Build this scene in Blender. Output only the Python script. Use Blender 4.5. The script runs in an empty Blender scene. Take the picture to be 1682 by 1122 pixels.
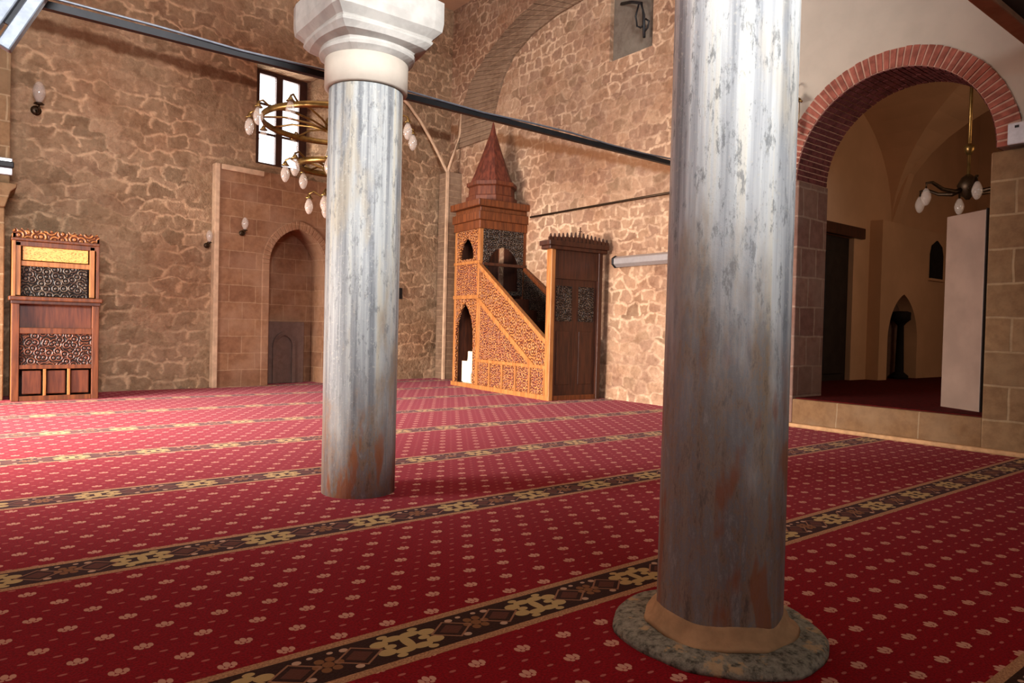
import bpy, bmesh, math, random
from mathutils import Vector, Matrix
random.seed(7)
PI = math.pi
COL = bpy.context.scene.collection
SC = bpy.context.scene

# ------------------------------------------------------------------ camera
F = 1145.0
def unit(v): return Vector(v).normalized()
ax = unit((2320-841, -(576-561), -F)); by = unit((-45-841, -(518-561), -F))
by = (by-ax*ax.dot(by)).normalized(); cz = ax.cross(by)
cam = bpy.data.cameras.new('camera'); cam.sensor_width = 36; cam.lens = F*36/1682
cam.clip_start = .02; cam.clip_end = 200
co = bpy.data.objects.new('camera', cam); COL.objects.link(co)
co.matrix_world = Matrix.Translation((0, 0, 1)) @ Matrix((ax, by, cz)).to_4x4()
SC.camera = co

# ------------------------------------------------------------------ node helpers
class E:
    def __init__(s, nt, sock): s.nt = nt; s.s = sock
    def _m(s, op, *a):
        n = s.nt.nodes.new('ShaderNodeMath'); n.operation = op
        for i, v in enumerate((s,)+a):
            if isinstance(v, E): s.nt.links.new(v.s, n.inputs[i])
            else: n.inputs[i].default_value = v
        return E(s.nt, n.outputs[0])
    def __add__(s, o): return s._m('ADD', o)
    __radd__ = __add__
    def __sub__(s, o): return s._m('SUBTRACT', o)
    def __rsub__(s, o): return (s*-1)+o
    def __mul__(s, o): return s._m('MULTIPLY', o)
    __rmul__ = __mul__
    def __truediv__(s, o): return s._m('DIVIDE', o)
    def abs(s): return s._m('ABSOLUTE')
    def floor(s): return s._m('FLOOR')
    def fract(s): return s._m('FRACT')
    def mod(s, o): return s._m('FLOORED_MODULO', o)
    def lt(s, o): return s._m('LESS_THAN', o)
    def gt(s, o): return s._m('GREATER_THAN', o)
    def mx(s, o): return s._m('MAXIMUM', o)
    def mn(s, o): return s._m('MINIMUM', o)
    def pw(s, o): return s._m('POWER', o)
    def sin(s): return s._m('SINE')
    def smooth(s, a, b, lo=0, hi=1):
        n = s.nt.nodes.new('ShaderNodeMapRange'); n.interpolation_type = 'SMOOTHSTEP'
        s.nt.links.new(s.s, n.inputs[0])
        for i, v in enumerate((a, b, lo, hi)): n.inputs[i+1].default_value = v
        return E(s.nt, n.outputs[0])

class Mat:
    def __init__(s, name, rough=.8, spec=.3, metal=0):
        s.m = bpy.data.materials.new(name); s.m.use_nodes = True
        s.nt = s.m.node_tree; s.b = s.nt.nodes['Principled BSDF']
        s.b.inputs['Roughness'].default_value = rough
        s.b.inputs['Specular IOR Level'].default_value = spec
        s.b.inputs['Metallic'].default_value = metal
    def pos(s, obj=False):
        if obj:
            n = s.nt.nodes.new('ShaderNodeTexCoord').outputs['Object']
        else:
            n = s.nt.nodes.new('ShaderNodeNewGeometry').outputs['Position']
        x = s.nt.nodes.new('ShaderNodeSeparateXYZ'); s.nt.links.new(n, x.inputs[0])
        s.vec = n
        return [E(s.nt, x.outputs[i]) for i in range(3)]
    def comb(s, x, y, z=0.0):
        n = s.nt.nodes.new('ShaderNodeCombineXYZ')
        for i, v in enumerate((x, y, z)):
            if isinstance(v, E): s.nt.links.new(v.s, n.inputs[i])
            else: n.inputs[i].default_value = v
        return n.outputs[0]
    def noise(s, vec, scale, detail=3, rough=.55, col=False):
        n = s.nt.nodes.new('ShaderNodeTexNoise'); s.nt.links.new(vec, n.inputs['Vector'])
        n.inputs['Scale'].default_value = scale; n.inputs['Detail'].default_value = detail
        n.inputs['Roughness'].default_value = rough
        return n.outputs['Color'] if col else E(s.nt, n.outputs[0])
    def voro(s, vec, scale, feature='F1', rnd=1, d2=False):
        n = s.nt.nodes.new('ShaderNodeTexVoronoi'); n.feature = feature
        if d2: n.voronoi_dimensions = '2D'
        s.nt.links.new(vec, n.inputs['Vector']); n.inputs['Scale'].default_value = scale
        n.inputs['Randomness'].default_value = rnd
        return n
    def mix(s, f, a, b, mode='MIX'):
        n = s.nt.nodes.new('ShaderNodeMix'); n.data_type = 'RGBA'; n.blend_type = mode
        for k, v in ((0, f), (6, a), (7, b)):
            if isinstance(v, E): s.nt.links.new(v.s, n.inputs[k])
            elif hasattr(v, 'is_output'): s.nt.links.new(v, n.inputs[k])
            elif k == 0: n.inputs[0].default_value = v
            else: n.inputs[k].default_value = (*v, 1)
        return n.outputs[2]
    def ramp(s, f, stops):
        n = s.nt.nodes.new('ShaderNodeValToRGB'); s.nt.links.new(f.s if isinstance(f, E) else f, n.inputs[0])
        e = n.color_ramp.elements
        while len(e) < len(stops): e.new(.5)
        for i, (p, c) in enumerate(stops): e[i].position = p; e[i].color = (*c, 1)
        return n.outputs[0]
    def color(s, c):
        if hasattr(c, 'is_output'): s.nt.links.new(c, s.b.inputs['Base Color'])
        else: s.b.inputs['Base Color'].default_value = (*c, 1)
        return s
    def bump(s, h, strength=.5, dist=.02):
        n = s.nt.nodes.new('ShaderNodeBump'); n.inputs['Strength'].default_value = strength
        n.inputs['Distance'].default_value = dist
        s.nt.links.new(h.s if isinstance(h, E) else h, n.inputs['Height'])
        s.nt.links.new(n.outputs[0], s.b.inputs['Normal'])
        return s

def srgb(r, g, b):
    f = lambda c: (c/255/12.92) if c <= 10 else ((c/255+.055)/1.055)**2.4
    return (f(r), f(g), f(b))

# ------------------------------------------------------------------ materials
def rubble(name, sx, sz, rnd, stones, mortar, mw, bump=.6, rod_shadow=None, rowshift=.5, rough_patch=False):
    M = Mat(name, .9, .15); X, Y, Z = M.pos(); pv = M.vec
    wob = M.noise(pv, 2.2, 2); wob2 = M.noise(pv, 7, 2)
    u = (X+Y)*sx + (wob-.5)*.7 + (wob2-.5)*.5
    w = Z*sz + (M.noise(M.comb(X+Y, Z*.8, 3.3), 1.6, 2)-.5)*1.1 + (wob2-.5)*.42
    u = u + w.floor().mod(2.0)*rowshift
    v2 = M.comb(u, w)
    vc = M.voro(v2, 1, 'F1', rnd, True); ve = M.voro(v2, 1, 'DISTANCE_TO_EDGE', rnd, True)
    cellr = M.nt.nodes.new('ShaderNodeSeparateXYZ'); M.nt.links.new(vc.outputs['Color'], cellr.inputs[0])
    cr = E(M.nt, cellr.outputs[0])
    base = M.ramp(cr, [(i/(len(stones)-1), c) for i, c in enumerate(stones)])
    fine = M.noise(pv, 14, 5, .65); big = M.noise(pv, .7, 3)
    base = M.mix(fine.smooth(.3, .68), M.mix(.22, base, (.05, .03, .02), 'MIX'), base)
    edge = E(M.nt, ve.outputs['Distance'])
    wm = fine*mw*.9+mw*.45
    fade = M.noise(M.comb(X+Y, Z, 8.), 1.3, 3).smooth(.4, .56, .25, 1)
    mask = (edge-wm).smooth(-.05, .08, .95, 0)*fine.smooth(.25, .6, .3, 1)*fade
    c = M.mix(mask, base, mortar)
    c = M.mix(big.smooth(.42, .7, 0, .5), c, M.mix(1, c, (.72, .5, .38), 'MULTIPLY'))
    mid = M.noise(M.comb(X+Y, Z, 1.), 5.5, 5, .7)
    c = M.mix(mid.smooth(.36, .52, .42, 0), c, M.mix(1, c, (.5, .4, .34), 'MULTIPLY'))
    c = M.mix(mid.smooth(.56, .7, 0, .35), c, mortar)
    if rod_shadow: c = rod_shadow(M, X, Y, Z, c, fine)
    M.color(c)
    h = (edge*2.2).mn(.35)*.7+fine*.9
    if rough_patch:
        pt = M.noise(pv, .9, 3).smooth(.45, .62)
        h = h+M.noise(pv, 9, 4, .7)*pt*1.6
    M.bump(h, bump, .05)
    return M.m

def rod_shadow_line(c0, slope_axis):
    # tie rod shadow painted on stone as a brown line, with a ragged edge
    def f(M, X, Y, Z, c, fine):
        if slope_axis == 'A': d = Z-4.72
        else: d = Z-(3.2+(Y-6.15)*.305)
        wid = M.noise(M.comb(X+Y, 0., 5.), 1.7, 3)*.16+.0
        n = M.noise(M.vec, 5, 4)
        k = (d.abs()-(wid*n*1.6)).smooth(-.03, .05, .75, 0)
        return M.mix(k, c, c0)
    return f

stA = [srgb(140, 114, 88), srgb(166, 136, 106), srgb(154, 126, 98), srgb(174, 142, 112), srgb(150, 120, 94)]
M_wallA = rubble('rubble_stone_brown', 2.9, 4.3, .42, stA, srgb(210, 176, 140), .055, .7, rod_shadow_line(srgb(84, 45, 22), 'A'), rough_patch=True)
stB = [srgb(142, 114, 90), srgb(172, 138, 110), srgb(160, 128, 104), srgb(150, 118, 96), srgb(178, 146, 118)]
M_wallB = rubble('rubble_stone_tan', 4.4, 5.6, .6, stB, srgb(206, 176, 146), .085, .6, rod_shadow_line(srgb(120, 78, 46), 'B'))

def ashlar(name, cols, mortar, bw, bh, ms=.012, bump=.3, tint=None):
    M = Mat(name, .85, .2); X, Y, Z = M.pos(); pv = M.vec
    n1 = M.noise(pv, 3, 2)
    v = M.comb(X+Y+(n1-.5)*.04, Z+(n1-.5)*.03)
    b = M.nt.nodes.new('ShaderNodeTexBrick'); M.nt.links.new(v, b.inputs['Vector'])
    b.inputs['Scale'].default_value = 1; b.inputs['Brick Width'].default_value = bw
    b.inputs['Row Height'].default_value = bh; b.inputs['Mortar Size'].default_value = ms
    b.inputs['Mortar Smooth'].default_value = .4; b.inputs['Bias'].default_value = 0
    b.inputs['Color1'].default_value = (*cols[0], 1); b.inputs['Color2'].default_value = (*cols[1], 1)
    b.inputs['Mortar'].default_value = (*mortar, 1); b.offset = .5
    fine = M.noise(pv, 11, 5, .65); big = M.noise(pv, 1.8, 3)
    c = M.mix(fine.smooth(.3, .7, .5, 0), b.outputs['Color'], M.mix(1, b.outputs['Color'], (.45, .38, .34), 'MULTIPLY'))
    c = M.mix(big.smooth(.4, .65, 0, .45), c, cols[2])
    if tint: c = tint(M, X, Y, Z, c, fine)
    M.color(c)
    M.bump(E(M.nt, b.outputs['Fac'])*-.6+fine*.8, bump, .03)
    return M.m
M_mihrab = ashlar('ashlar_warm', [srgb(152, 112, 82), srgb(134, 95, 70), srgb(158, 124, 100)], srgb(166, 132, 102), .47, .26, .008, .25)
M_pier = ashlar('ashlar_tan', [srgb(142, 112, 80), srgb(124, 96, 68), srgb(144, 120, 90)], srgb(164, 140, 108), .42, .3, .012, .4)
M_jamb = ashlar('ashlar_rose', [srgb(136, 104, 90), srgb(116, 84, 74), srgb(128, 108, 96)], srgb(152, 128, 112), .3, .33, .014, .45)
M_step = ashlar('ashlar_step', [srgb(134, 102, 70), srgb(122, 92, 62), srgb(140, 116, 90)], srgb(160, 138, 108), .8, .33, .006, .3)
M_grey_niche = ashlar('grey_cement', [srgb(112, 102, 90), srgb(104, 94, 84), srgb(120, 112, 100)], srgb(112, 100, 88), 3, 3, .001, .15)
M_grey_slab = ashlar('grey_slab', [srgb(120, 96, 84), srgb(112, 88, 78), srgb(100, 84, 78)], srgb(110, 90, 76), 2, 2, .001, .25)
M_vous = ashlar('arch_voussoir', [srgb(138, 112, 90), srgb(126, 102, 82), srgb(146, 122, 100)], srgb(160, 134, 106), 3., .12, .008, .4)

def plain(name, col, rough=.7, spec=.3, metal=0, var=.15, scale=8, bump=.1, obj=False):
    M = Mat(name, rough, spec, metal); M.pos(obj); n = M.noise(M.vec, scale, 4)
    M.color(M.mix(n.smooth(.3, .7), tuple(c*(1-var) for c in col), tuple(min(1, c*(1+var)) for c in col)))
    M.bump(n, bump, .01); return M.m
M_plaster = plain('plaster_white', srgb(184, 175, 160), .9, .2, 0, .06, 2.5, .15)
M_plaster_in = plain('plaster_inner', srgb(205, 170, 138), .9, .2, 0, .08, 1.2, .1)
M_ledge = plain('pale_limestone', srgb(196, 164, 134), .85, .2, 0, .15, 9, .3)
M_brick = plain('brick_red', srgb(148, 88, 74), .9, .15, 0, .3, 9, .4)
M_brickd = plain('brick_dark', srgb(104, 58, 56), .9, .15, 0, .3, 9, .4)
M_mortar = plain('brick_mortar', srgb(190, 152, 132), .95, .1, 0, .12, 12, .4)
M_rib = plain('arch_rib_brown', srgb(150, 108, 80), .9, .15, 0, .15, 5, .3)
M_black = plain('black_iron', (.012, .012, .013), .5, .4, .3, .2, 10, .1)
M_darkwood_p = plain('black_wood', (.018, .013, .011), .6, .3, 0, .3, 6, .2)
M_capital = plain('capital_limestone', srgb(182, 170, 154), .75, .3, 0, .06, 7, .25)
M_capital2 = plain('abacus_limestone', srgb(168, 163, 154), .8, .3, 0, .12, 10, .3)
M_rosemarble = plain('rose_stone', srgb(214, 170, 162), .8, .3, 0, .12, 8, .3)
M_mound = plain('sandy_mortar', srgb(186, 146, 106), .95, .1, 0, .16, 14, .6)
M_lime = plain('grey_white_metal', srgb(190, 194, 200), .35, .5, .7, .08, 20, .02)
M_steel = plain('grey_steel', srgb(120, 126, 134), .4, .5, .5, .15, 20, .02)
M_chrome = plain('silver_metal', srgb(160, 154, 152), .35, .5, .4, .05, 20, .02)
M_brass = plain('aged_brass', srgb(132, 104, 58), .35, .5, .85, .25, 14, .1)
M_brassd = plain('dark_bronze', srgb(58, 42, 26), .45, .5, .7, .25, 14, .1)
M_white = plain('white_plastic', srgb(226, 216, 190), .5, .4, 0, .05, 5, .05)
M_frame = plain('window_frame_brown', srgb(62, 34, 24), .6, .3, 0, .2, 9, .1)
M_board = plain('panel_greybrown', srgb(138, 116, 102), .5, .4, 0, .12, 3, .1)
M_leather = plain('black_cloth', (.01, .009, .009), .8, .2, 0, .2, 9, .1)

def column_mat(name, cx, cy, low, seed, dk=0):
    M = Mat(name, .5, .4); X, Y, Z = M.pos(); pv = M.vec
    s = M.comb((X+seed)*18, Y*18, Z*.5); streak = M.noise(s, 1, 4, .6)
    s2 = M.comb((X+seed)*6, Y*6, Z*1.7); pat = M.noise(s2, 1, 4, .6)
    fine = M.noise(pv, 60, 4, .7); sp = M.noise(M.comb(X*1, Y*1, Z*.3+seed), 30, 5, .8)
    c = M.ramp(streak, [(.3, srgb(112-dk*.8, 116-dk*.8, 120-dk*.8)), (.45, srgb(170-dk, 172-dk, 172-dk)), (.56, srgb(206-dk, 208-dk, 204-dk)), (.7, srgb(222-dk, 214-dk, 192-dk))])
    c = M.mix(pat.smooth(.5, .66, 0, .42), c, srgb(204-dk, 186-dk, 152-dk))
    c = M.mix(sp.smooth(.52, .64, 0, .75), c, srgb(112, 114, 114))
    c = M.mix(fine.smooth(.56, .7, 0, .5), c, srgb(206, 202, 188))
    # brown worn dirt towards the foot, in vertical tongues
    dz = (Z*-1+low)+(pat-.5)*2.2+(streak-.5)*.9
    c = M.mix(dz.smooth(-.3, .7, 0, .85), c, M.ramp(sp, [(.34, srgb(84, 60, 42)), (.47, srgb(140, 110, 82)), (.54, srgb(112, 104, 100)), (.66, srgb(160, 150, 140))]))
    o = M.noise(M.comb((X+seed)*9, Y*9, Z*2.4+4), 1, 3)
    k = o.smooth(.56, .64)*(Z*-1+low*.9).smooth(0, .5, 0, .75)
    c = M.mix(k, c, srgb(150, 88, 52))
    M.color(c); M.bump(streak*.7+fine*.25+sp*.3, .4, .01); return M.m
M_col_r = column_mat('weathered_marble_near', 2, 1.4, 1.25, 3.1, -12)
M_col_l = column_mat('weathered_marble_far', 1.85, 3.9, .75, 9.7, 24)

def lichen_mat():
    M = Mat('lichen_stone', .95, .1); M.pos(); a = M.noise(M.vec, 9, 4, .7); b = M.noise(M.vec, 40, 4, .7)
    c = M.ramp(b, [(.35, srgb(84, 80, 68)), (.5, srgb(140, 134, 116)), (.68, srgb(168, 160, 138))])
    c = M.mix(a.smooth(.55, .62, 0, .8), c, srgb(196, 162, 118))
    M.color(c); M.bump(b+a, .7, .01); return M.m
M_lichen = lichen_mat()

def wood(name, light, dark, rough=.45):
    M = Mat(name, rough, .4); X, Y, Z = M.pos(True)
    g = M.noise(M.comb(X*30, Y*30, Z*3), 1, 4)
    M.color(M.mix(g.smooth(.3, .7), dark, light)); M.bump(g, .15, .005); return M.m
def carved(name, light, dark, hole, sc=10):
    # interlaced relief ornament: rings, leaves and small bosses cut into the panel
    M = Mat(name, .5, .4); X, Y, Z = M.pos(True)
    u = (X+Y)*sc; w = Z*sc
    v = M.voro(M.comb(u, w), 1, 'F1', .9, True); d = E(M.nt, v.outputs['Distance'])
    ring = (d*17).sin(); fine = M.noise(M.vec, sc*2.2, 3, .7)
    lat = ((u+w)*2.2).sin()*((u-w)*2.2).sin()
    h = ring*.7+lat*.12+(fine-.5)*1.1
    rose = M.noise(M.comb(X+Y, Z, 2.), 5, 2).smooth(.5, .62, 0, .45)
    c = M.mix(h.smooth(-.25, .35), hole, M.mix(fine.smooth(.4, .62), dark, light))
    c = M.mix(rose, c, M.mix(1, c, (.95, .72, .85), 'MULTIPLY'))
    M.color(c); M.bump(h, .8, .012); return M.m
GL, GD = srgb(174, 114, 62), srgb(140, 86, 42)
M_gold = wood('honey_wood', GL, GD)
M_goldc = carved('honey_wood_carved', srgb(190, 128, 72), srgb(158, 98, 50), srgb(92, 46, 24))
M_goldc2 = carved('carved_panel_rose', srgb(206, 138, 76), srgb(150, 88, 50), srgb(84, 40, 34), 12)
M_walnut = wood('walnut_wood', srgb(116, 62, 30), srgb(80, 40, 18))
M_walnutc = carved('walnut_carved', srgb(120, 72, 50), srgb(84, 46, 32), srgb(30, 17, 13), 13)
M_redwood = wood('red_brown_wood', srgb(108, 56, 32), srgb(76, 36, 22))
M_darkwood = wood('dark_walnut', srgb(74, 38, 22), srgb(48, 24, 15))
M_darkc = carved('dark_openwork', srgb(104, 88, 72), srgb(62, 44, 34), srgb(10, 8, 8), 13)

def script_mat():
    M = Mat('gilt_script_panel', .4, .5); X, Y, Z = M.pos(True)
    n = M.noise(M.comb(X*1, Z*2.2, 0.), 26, 3, .6); ln = ((n*22).sin()).smooth(.2, .6)
    M.color(M.mix(ln, srgb(232, 172, 84), srgb(176, 112, 44))); M.bump(ln, .5, .006); return M.m
M_script = script_mat()
def spire_mat():
    M = Mat('spire_wood', .5, .35); X, Y, Z = M.pos(True)
    g = M.noise(M.comb(X*26, Y*26, Z*2), 1, 3)
    M.color(M.mix(g.smooth(.35, .65), srgb(74, 34, 24), srgb(108, 54, 38))); M.bump(g, .2, .01); return M.m
M_spire = spire_mat()

def glass_mat(name, tint, alpha=.5):
    M = Mat(name, .08, .6); M.color(tint); nt = M.nt
    t = nt.nodes.new('ShaderNodeBsdfTransparent'); mx = nt.nodes.new('ShaderNodeMixShader')
    mx.inputs[0].default_value = alpha
    nt.links.new(t.outputs[0], mx.inputs[1]); nt.links.new(M.b.outputs[0], mx.inputs[2])
    nt.links.new(mx.outputs[0], nt.nodes['Material Output'].inputs[0]); return M.m
M_shade = glass_mat('frosted_glass', srgb(206, 192, 180), .38)
M_pane = glass_mat('window_glass', (.9, .95, 1), .06)

def carpet_mat():
    M = Mat('prayer_carpet', .85, .08); X, Y, Z = M.pos(); pv = M.vec
    fib = M.noise(pv, 130, 2, .7); big = M.noise(pv, 1.1, 2)
    red = M.mix(fib.smooth(.3, .7), srgb(110, 0, 6), srgb(152, 1, 14))
    pink = srgb(190, 112, 96); tan = srgb(178, 134, 92)
    def ell(u, w, cx, cy, rx, ry): return ((((u-cx)/rx).pw(2.0))+(((w-cy)/ry).pw(2.0))).lt(1.0)
    def P2(e): return e*e
    def ellipse(u, w, cx, cy, rx, ry): return (P2((u-cx)*(1/rx))+P2((w-cy)*(1/ry))).lt(1.0)
    PX, PY = .1723, .1345
    j = ((Y-2.082)/PY+.5).floor()
    fy = (Y-2.082)-j*PY
    fx = (X-.939+PX*.5-j.mod(2.0)*(-PX*.5)).mod(PX)-PX*.5
    fl = ellipse(fx, fy, 0, .006, .010, .017)
    for sx in (-1, 1):
        fl = fl.mx(ellipse(fx, fy, sx*.019, .000, .0085, .014)).mx(ellipse(fx, fy, sx*.009, -.016, .008, .006))
    # small dashes half way between
    gx = (X-.939+PX*.25+PX*.0).mod(PX*.5)-PX*.25
    k2 = ((Y-2.082)/PY).floor(); gy = (Y-2.082)-k2*PY-PY*.5
    hx = (X-.939-PX*.25+PX*.25).mod(PX*.5)-PX*.25
    d1 = ellipse((X-.939).mod(PX*.5)-PX*.25, gy, 0, 0, .0125, .0055)
    mx_ = (X-.939-j.mod(2.0)*(-PX*.5)).mod(PX)-PX*.5
    d2 = ellipse(mx_, fy, 0, 0, .0115, .0055)
    c = M.mix(fl, M.mix(d1*.75, M.mix(d2*.7, red, pink), pink), srgb(206, 150, 124))
    # woven border bands
    t = (Y-.61+.655).mod(1.31)-.655; at = t.abs()
    PER = .527
    m = ((X-1.098+PER*.5).mod(PER)-PER*.5); am = m.abs()
    dark = M.mix(fib.smooth(.3, .7), srgb(40, 22, 10), srgb(58, 34, 18))
    leaf = None
    for cx, cy, rx, ry in ((.03, .045, .035, .018), (.085, .03, .03, .022), (.03, -.045, .035, .018), (.085, -.03, .03, .022), (.0, 0, .018, .045), (.06, .0, .02, .014), (.055, .07, .018, .012), (.055, -.07, .018, .012)):
        e = ellipse(am, t, cx, cy, rx, ry); leaf = e if leaf is None else leaf.mx(e)
    ros = ellipse(am, t, .2635, 0, .018, .018)
    for a in range(6):
        ros = ros.mx(ellipse(am, t, .2635+.034*math.cos(a*PI/3), .034*math.sin(a*PI/3), .015, .015))
    bud = ellipse(am, t, .19, .06, .014, .012).mx(ellipse(am, t, .19, -.06, .014, .012)).mx(ellipse(am, t, .232, .066, .01, .008))
    dd = (am-.165).abs()*1.1+at*1.35
    dia = (dd-.083).abs().lt(.006); din = dd.lt(.05)
    w = M.mix(leaf, dark, srgb(188, 160, 104))
    w = M.mix(ros, w, srgb(132, 88, 50)); w = M.mix(bud, w, srgb(196, 160, 130))
    w = M.mix(din, w, srgb(92, 52, 34)); w = M.mix(dia, w, srgb(150, 106, 76))
    brd = at.gt(.092)*at.lt(.125)
    w = M.mix(brd, w, M.mix(fib.smooth(.35, .65), srgb(150, 104, 70), srgb(196, 148, 104)))
    c = M.mix(at.lt(.125), c, w)
    M.color(c); M.bump(fib*.8, .5, .006)
    M.b.inputs['Sheen Weight'].default_value = .07; M.b.inputs['Sheen Roughness'].default_value = .45
    M.b.inputs['Sheen Tint'].default_value = (1, .55, .7, 1)
    return M.m
M_carpet = carpet_mat()
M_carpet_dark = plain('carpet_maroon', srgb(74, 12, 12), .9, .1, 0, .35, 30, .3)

# ------------------------------------------------------------------ mesh helpers
class MB:
    def __init__(s): s.bm = bmesh.new(); s.mi = 0
    def face(s, pts):
        try:
            f = s.bm.faces.new([s.bm.verts.new(p) for p in pts]); f.material_index = s.mi; return f
        except ValueError: return None
    def box(s, x0, x1, y0, y1, z0, z1, M=None):
        v = [Vector((x, y, z)) for z in (z0, z1) for y in (y0, y1) for x in (x0, x1)]
        if M: v = [M @ p for p in v]
        b = [s.bm.verts.new(p) for p in v]
        for q in ((0, 2, 3, 1), (4, 5, 7, 6), (0, 1, 5, 4), (2, 6, 7, 3), (0, 4, 6, 2), (1, 3, 7, 5)):
            s.bm.faces.new([b[i] for i in q]).material_index = s.mi
        return s
    def prism(s, poly, axis, a0, a1, M=None):
        # poly: list of 2D points; axis 'x': poly=(y,z); 'y': (x,z); 'z': (x,y)
        def P(p, a):
            v = Vector((a, p[0], p[1])) if axis == 'x' else Vector((p[0], a, p[1])) if axis == 'y' else Vector((p[0], p[1], a))
            return M @ v if M else v
        A = [s.bm.verts.new(P(p, a0)) for p in poly]; B = [s.bm.verts.new(P(p, a1)) for p in poly]
        n = len(poly)
        for f in (A[::-1], B): 
            try: s.bm.faces.new(f).material_index = s.mi
            except ValueError: pass
        for i in range(n): s.bm.faces.new((A[i], A[(i+1) % n], B[(i+1) % n], B[i])).material_index = s.mi
        return s
    def lathe(s, prof, c=(0, 0, 0), seg=24, M=None, smooth=True, a0=0, a1=2*PI, rot=0, cap=True):
        full = abs(a1-a0-2*PI) < 1e-6; rings = []
        for r, z in prof:
            ring = []
            for i in range(seg if full else seg+1):
                a = a0+(a1-a0)*i/seg+rot
                v = Vector((c[0]+r*math.cos(a), c[1]+r*math.sin(a), c[2]+z)); v = M @ v if M else v
                ring.append(s.bm.verts.new(v))
            rings.append(ring)
        m = len(rings[0])
        for k in range(len(rings)-1):
            for i in range(m if full else m-1):
                f = s.bm.faces.new((rings[k][i], rings[k][(i+1) % m], rings[k+1][(i+1) % m], rings[k+1][i])); f.smooth = smooth; f.material_index = s.mi
        if full and cap:
            for ring, fl in ((rings[0], 1), (rings[-1], 0)):
                try: s.bm.faces.new(ring[::-1] if fl else ring).material_index = s.mi
                except ValueError: pass
        return s
    def tube(s, pts, r, seg=8, closed=False, taper=None):
        pts = [Vector(p) for p in pts]; n = len(pts); rings = []
        for i, p in enumerate(pts):
            if closed: d = pts[(i+1) % n]-pts[i-1]
            else: d = pts[min(i+1, n-1)]-pts[max(i-1, 0)]
            d.normalize(); up = Vector((0, 0, 1)) if abs(d.z) < .95 else Vector((1, 0, 0))
            a = d.cross(up).normalized(); b = d.cross(a)
            rr = r if taper is None else r*taper[i]
            rings.append([s.bm.verts.new(p+a*rr*math.cos(2*PI*k/seg)+b*rr*math.sin(2*PI*k/seg)) for k in range(seg)])
        for i in range(n if closed else n-1):
            A, B = rings[i], rings[(i+1) % n]
            for k in range(seg):
                f = s.bm.faces.new((A[k], A[(k+1) % seg], B[(k+1) % seg], B[k])); f.smooth = True; f.material_index = s.mi
        if not closed:
            s.bm.faces.new(rings[0]).material_index = s.mi; s.bm.faces.new(rings[-1][::-1]).material_index = s.mi
        return s
    def build(s, name, mats, parent=None, bevel=0):
        bmesh.ops.recalc_face_normals(s.bm, faces=s.bm.faces)
        me = bpy.data.meshes.new(name); s.bm.to_mesh(me); s.bm.free()
        for m in (mats if isinstance(mats, (list, tuple)) else [mats]): me.materials.append(m)
        o = bpy.data.objects.new(name, me); COL.objects.link(o)
        if parent: o.parent = parent
        if bevel:
            b = o.modifiers.new('bevel', 'BEVEL'); b.width = bevel; b.segments = 2; b.limit_method = 'ANGLE'
        return o
def box(name, mat, x0, x1, y0, y1, z0, z1, parent=None, bevel=0, M=None):
    return MB().box(x0, x1, y0, y1, z0, z1, M).build(name, mat, parent, bevel)
def thing(name, label, cat, loc=(0, 0, 0), rz=0, group=None):
    o = bpy.data.objects.new(name, None); COL.objects.link(o); o.location = loc; o.rotation_euler = (0, 0, rz)
    o.empty_display_size = .1; o['label'] = label; o['category'] = cat
    if group: o['group'] = group
    return o
def tag(o, label, cat, group=None):
    o['label'] = label; o['category'] = cat
    if group: o['group'] = group
    return o
def struct(o): o['kind'] = 'structure'; return o
def arch(cx, hw, spring, rise, n=14):
    # pointed or round arch profile, left to right
    R = (hw*hw+rise*rise)/(2*hw); L = []
    if rise < hw*1.001:
        for i in range(2*n+1):
            a = PI-PI*i/(2*n); L.append((cx+hw*math.cos(a), spring+rise*math.sin(a)))
        return L
    am = math.asin(rise/R)
    for i in range(n+1):
        a = am*i/n; L.append((cx-hw+R-R*math.cos(a), spring+R*math.sin(a)))
    return L+[(2*cx-x, z) for x, z in L[-2::-1]]
def holed(mb, u0, u1, z0, z1, prof, base, y0, y1, plane='y', back=False):
    # slab from depth y0 (front) to y1 with an arch-shaped hole; prof left->right; base = foot height of the hole
    full = [(prof[0][0], base)]+prof+[(prof[-1][0], base)]
    k = max(range(len(full)), key=lambda i: full[i][1])
    def P(u, z, d): return Vector((u, d, z)) if plane == 'y' else Vector((d, u, z))
    def face2(d):
        for i in range(k):
            a, b = full[i], full[i+1]
            if abs(a[1]-b[1]) > 1e-6: mb.face([P(u0, a[1], d), P(*a, d), P(*b, d), P(u0, b[1], d)])
        for i in range(k, len(full)-1):
            a, b = full[i], full[i+1]
            if abs(a[1]-b[1]) > 1e-6: mb.face([P(u1, a[1], d), P(*a, d), P(*b, d), P(u1, b[1], d)])
        mb.face([P(u0, full[k][1], d), P(u1, full[k][1], d), P(u1, z1, d), P(u0, z1, d)])
        if base > z0: mb.face([P(u0, z0, d), P(u1, z0, d), P(u1, base, d), P(u0, base, d)])
    face2(y0); face2(y1)
    for i in range(len(full)-1): mb.face([P(*full[i], y0), P(*full[i+1], y0), P(*full[i+1], y1), P(*full[i], y1)])
    if base > z0: mb.face([P(*full[0], y0), P(*full[-1], y0), P(*full[-1], y1), P(*full[0], y1)])
    for (a, b) in (((u0, z0), (u0, z1)), ((u0, z1), (u1, z1)), ((u1, z1), (u1, z0))):
        mb.face([P(*a, y0), P(*b, y0), P(*b, y1), P(*a, y1)])
    return mb
def rect(u0, u1, z1): return [(u0, z1), ((u0+u1)/2, z1+.001), (u1, z1)]

H = 7.2
# ------------------------------------------------------------------ setting: floor and shell
struct(box('floor', M_carpet, -3.6, 7.5, -3, 11.9, -.05, 0))
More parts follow.
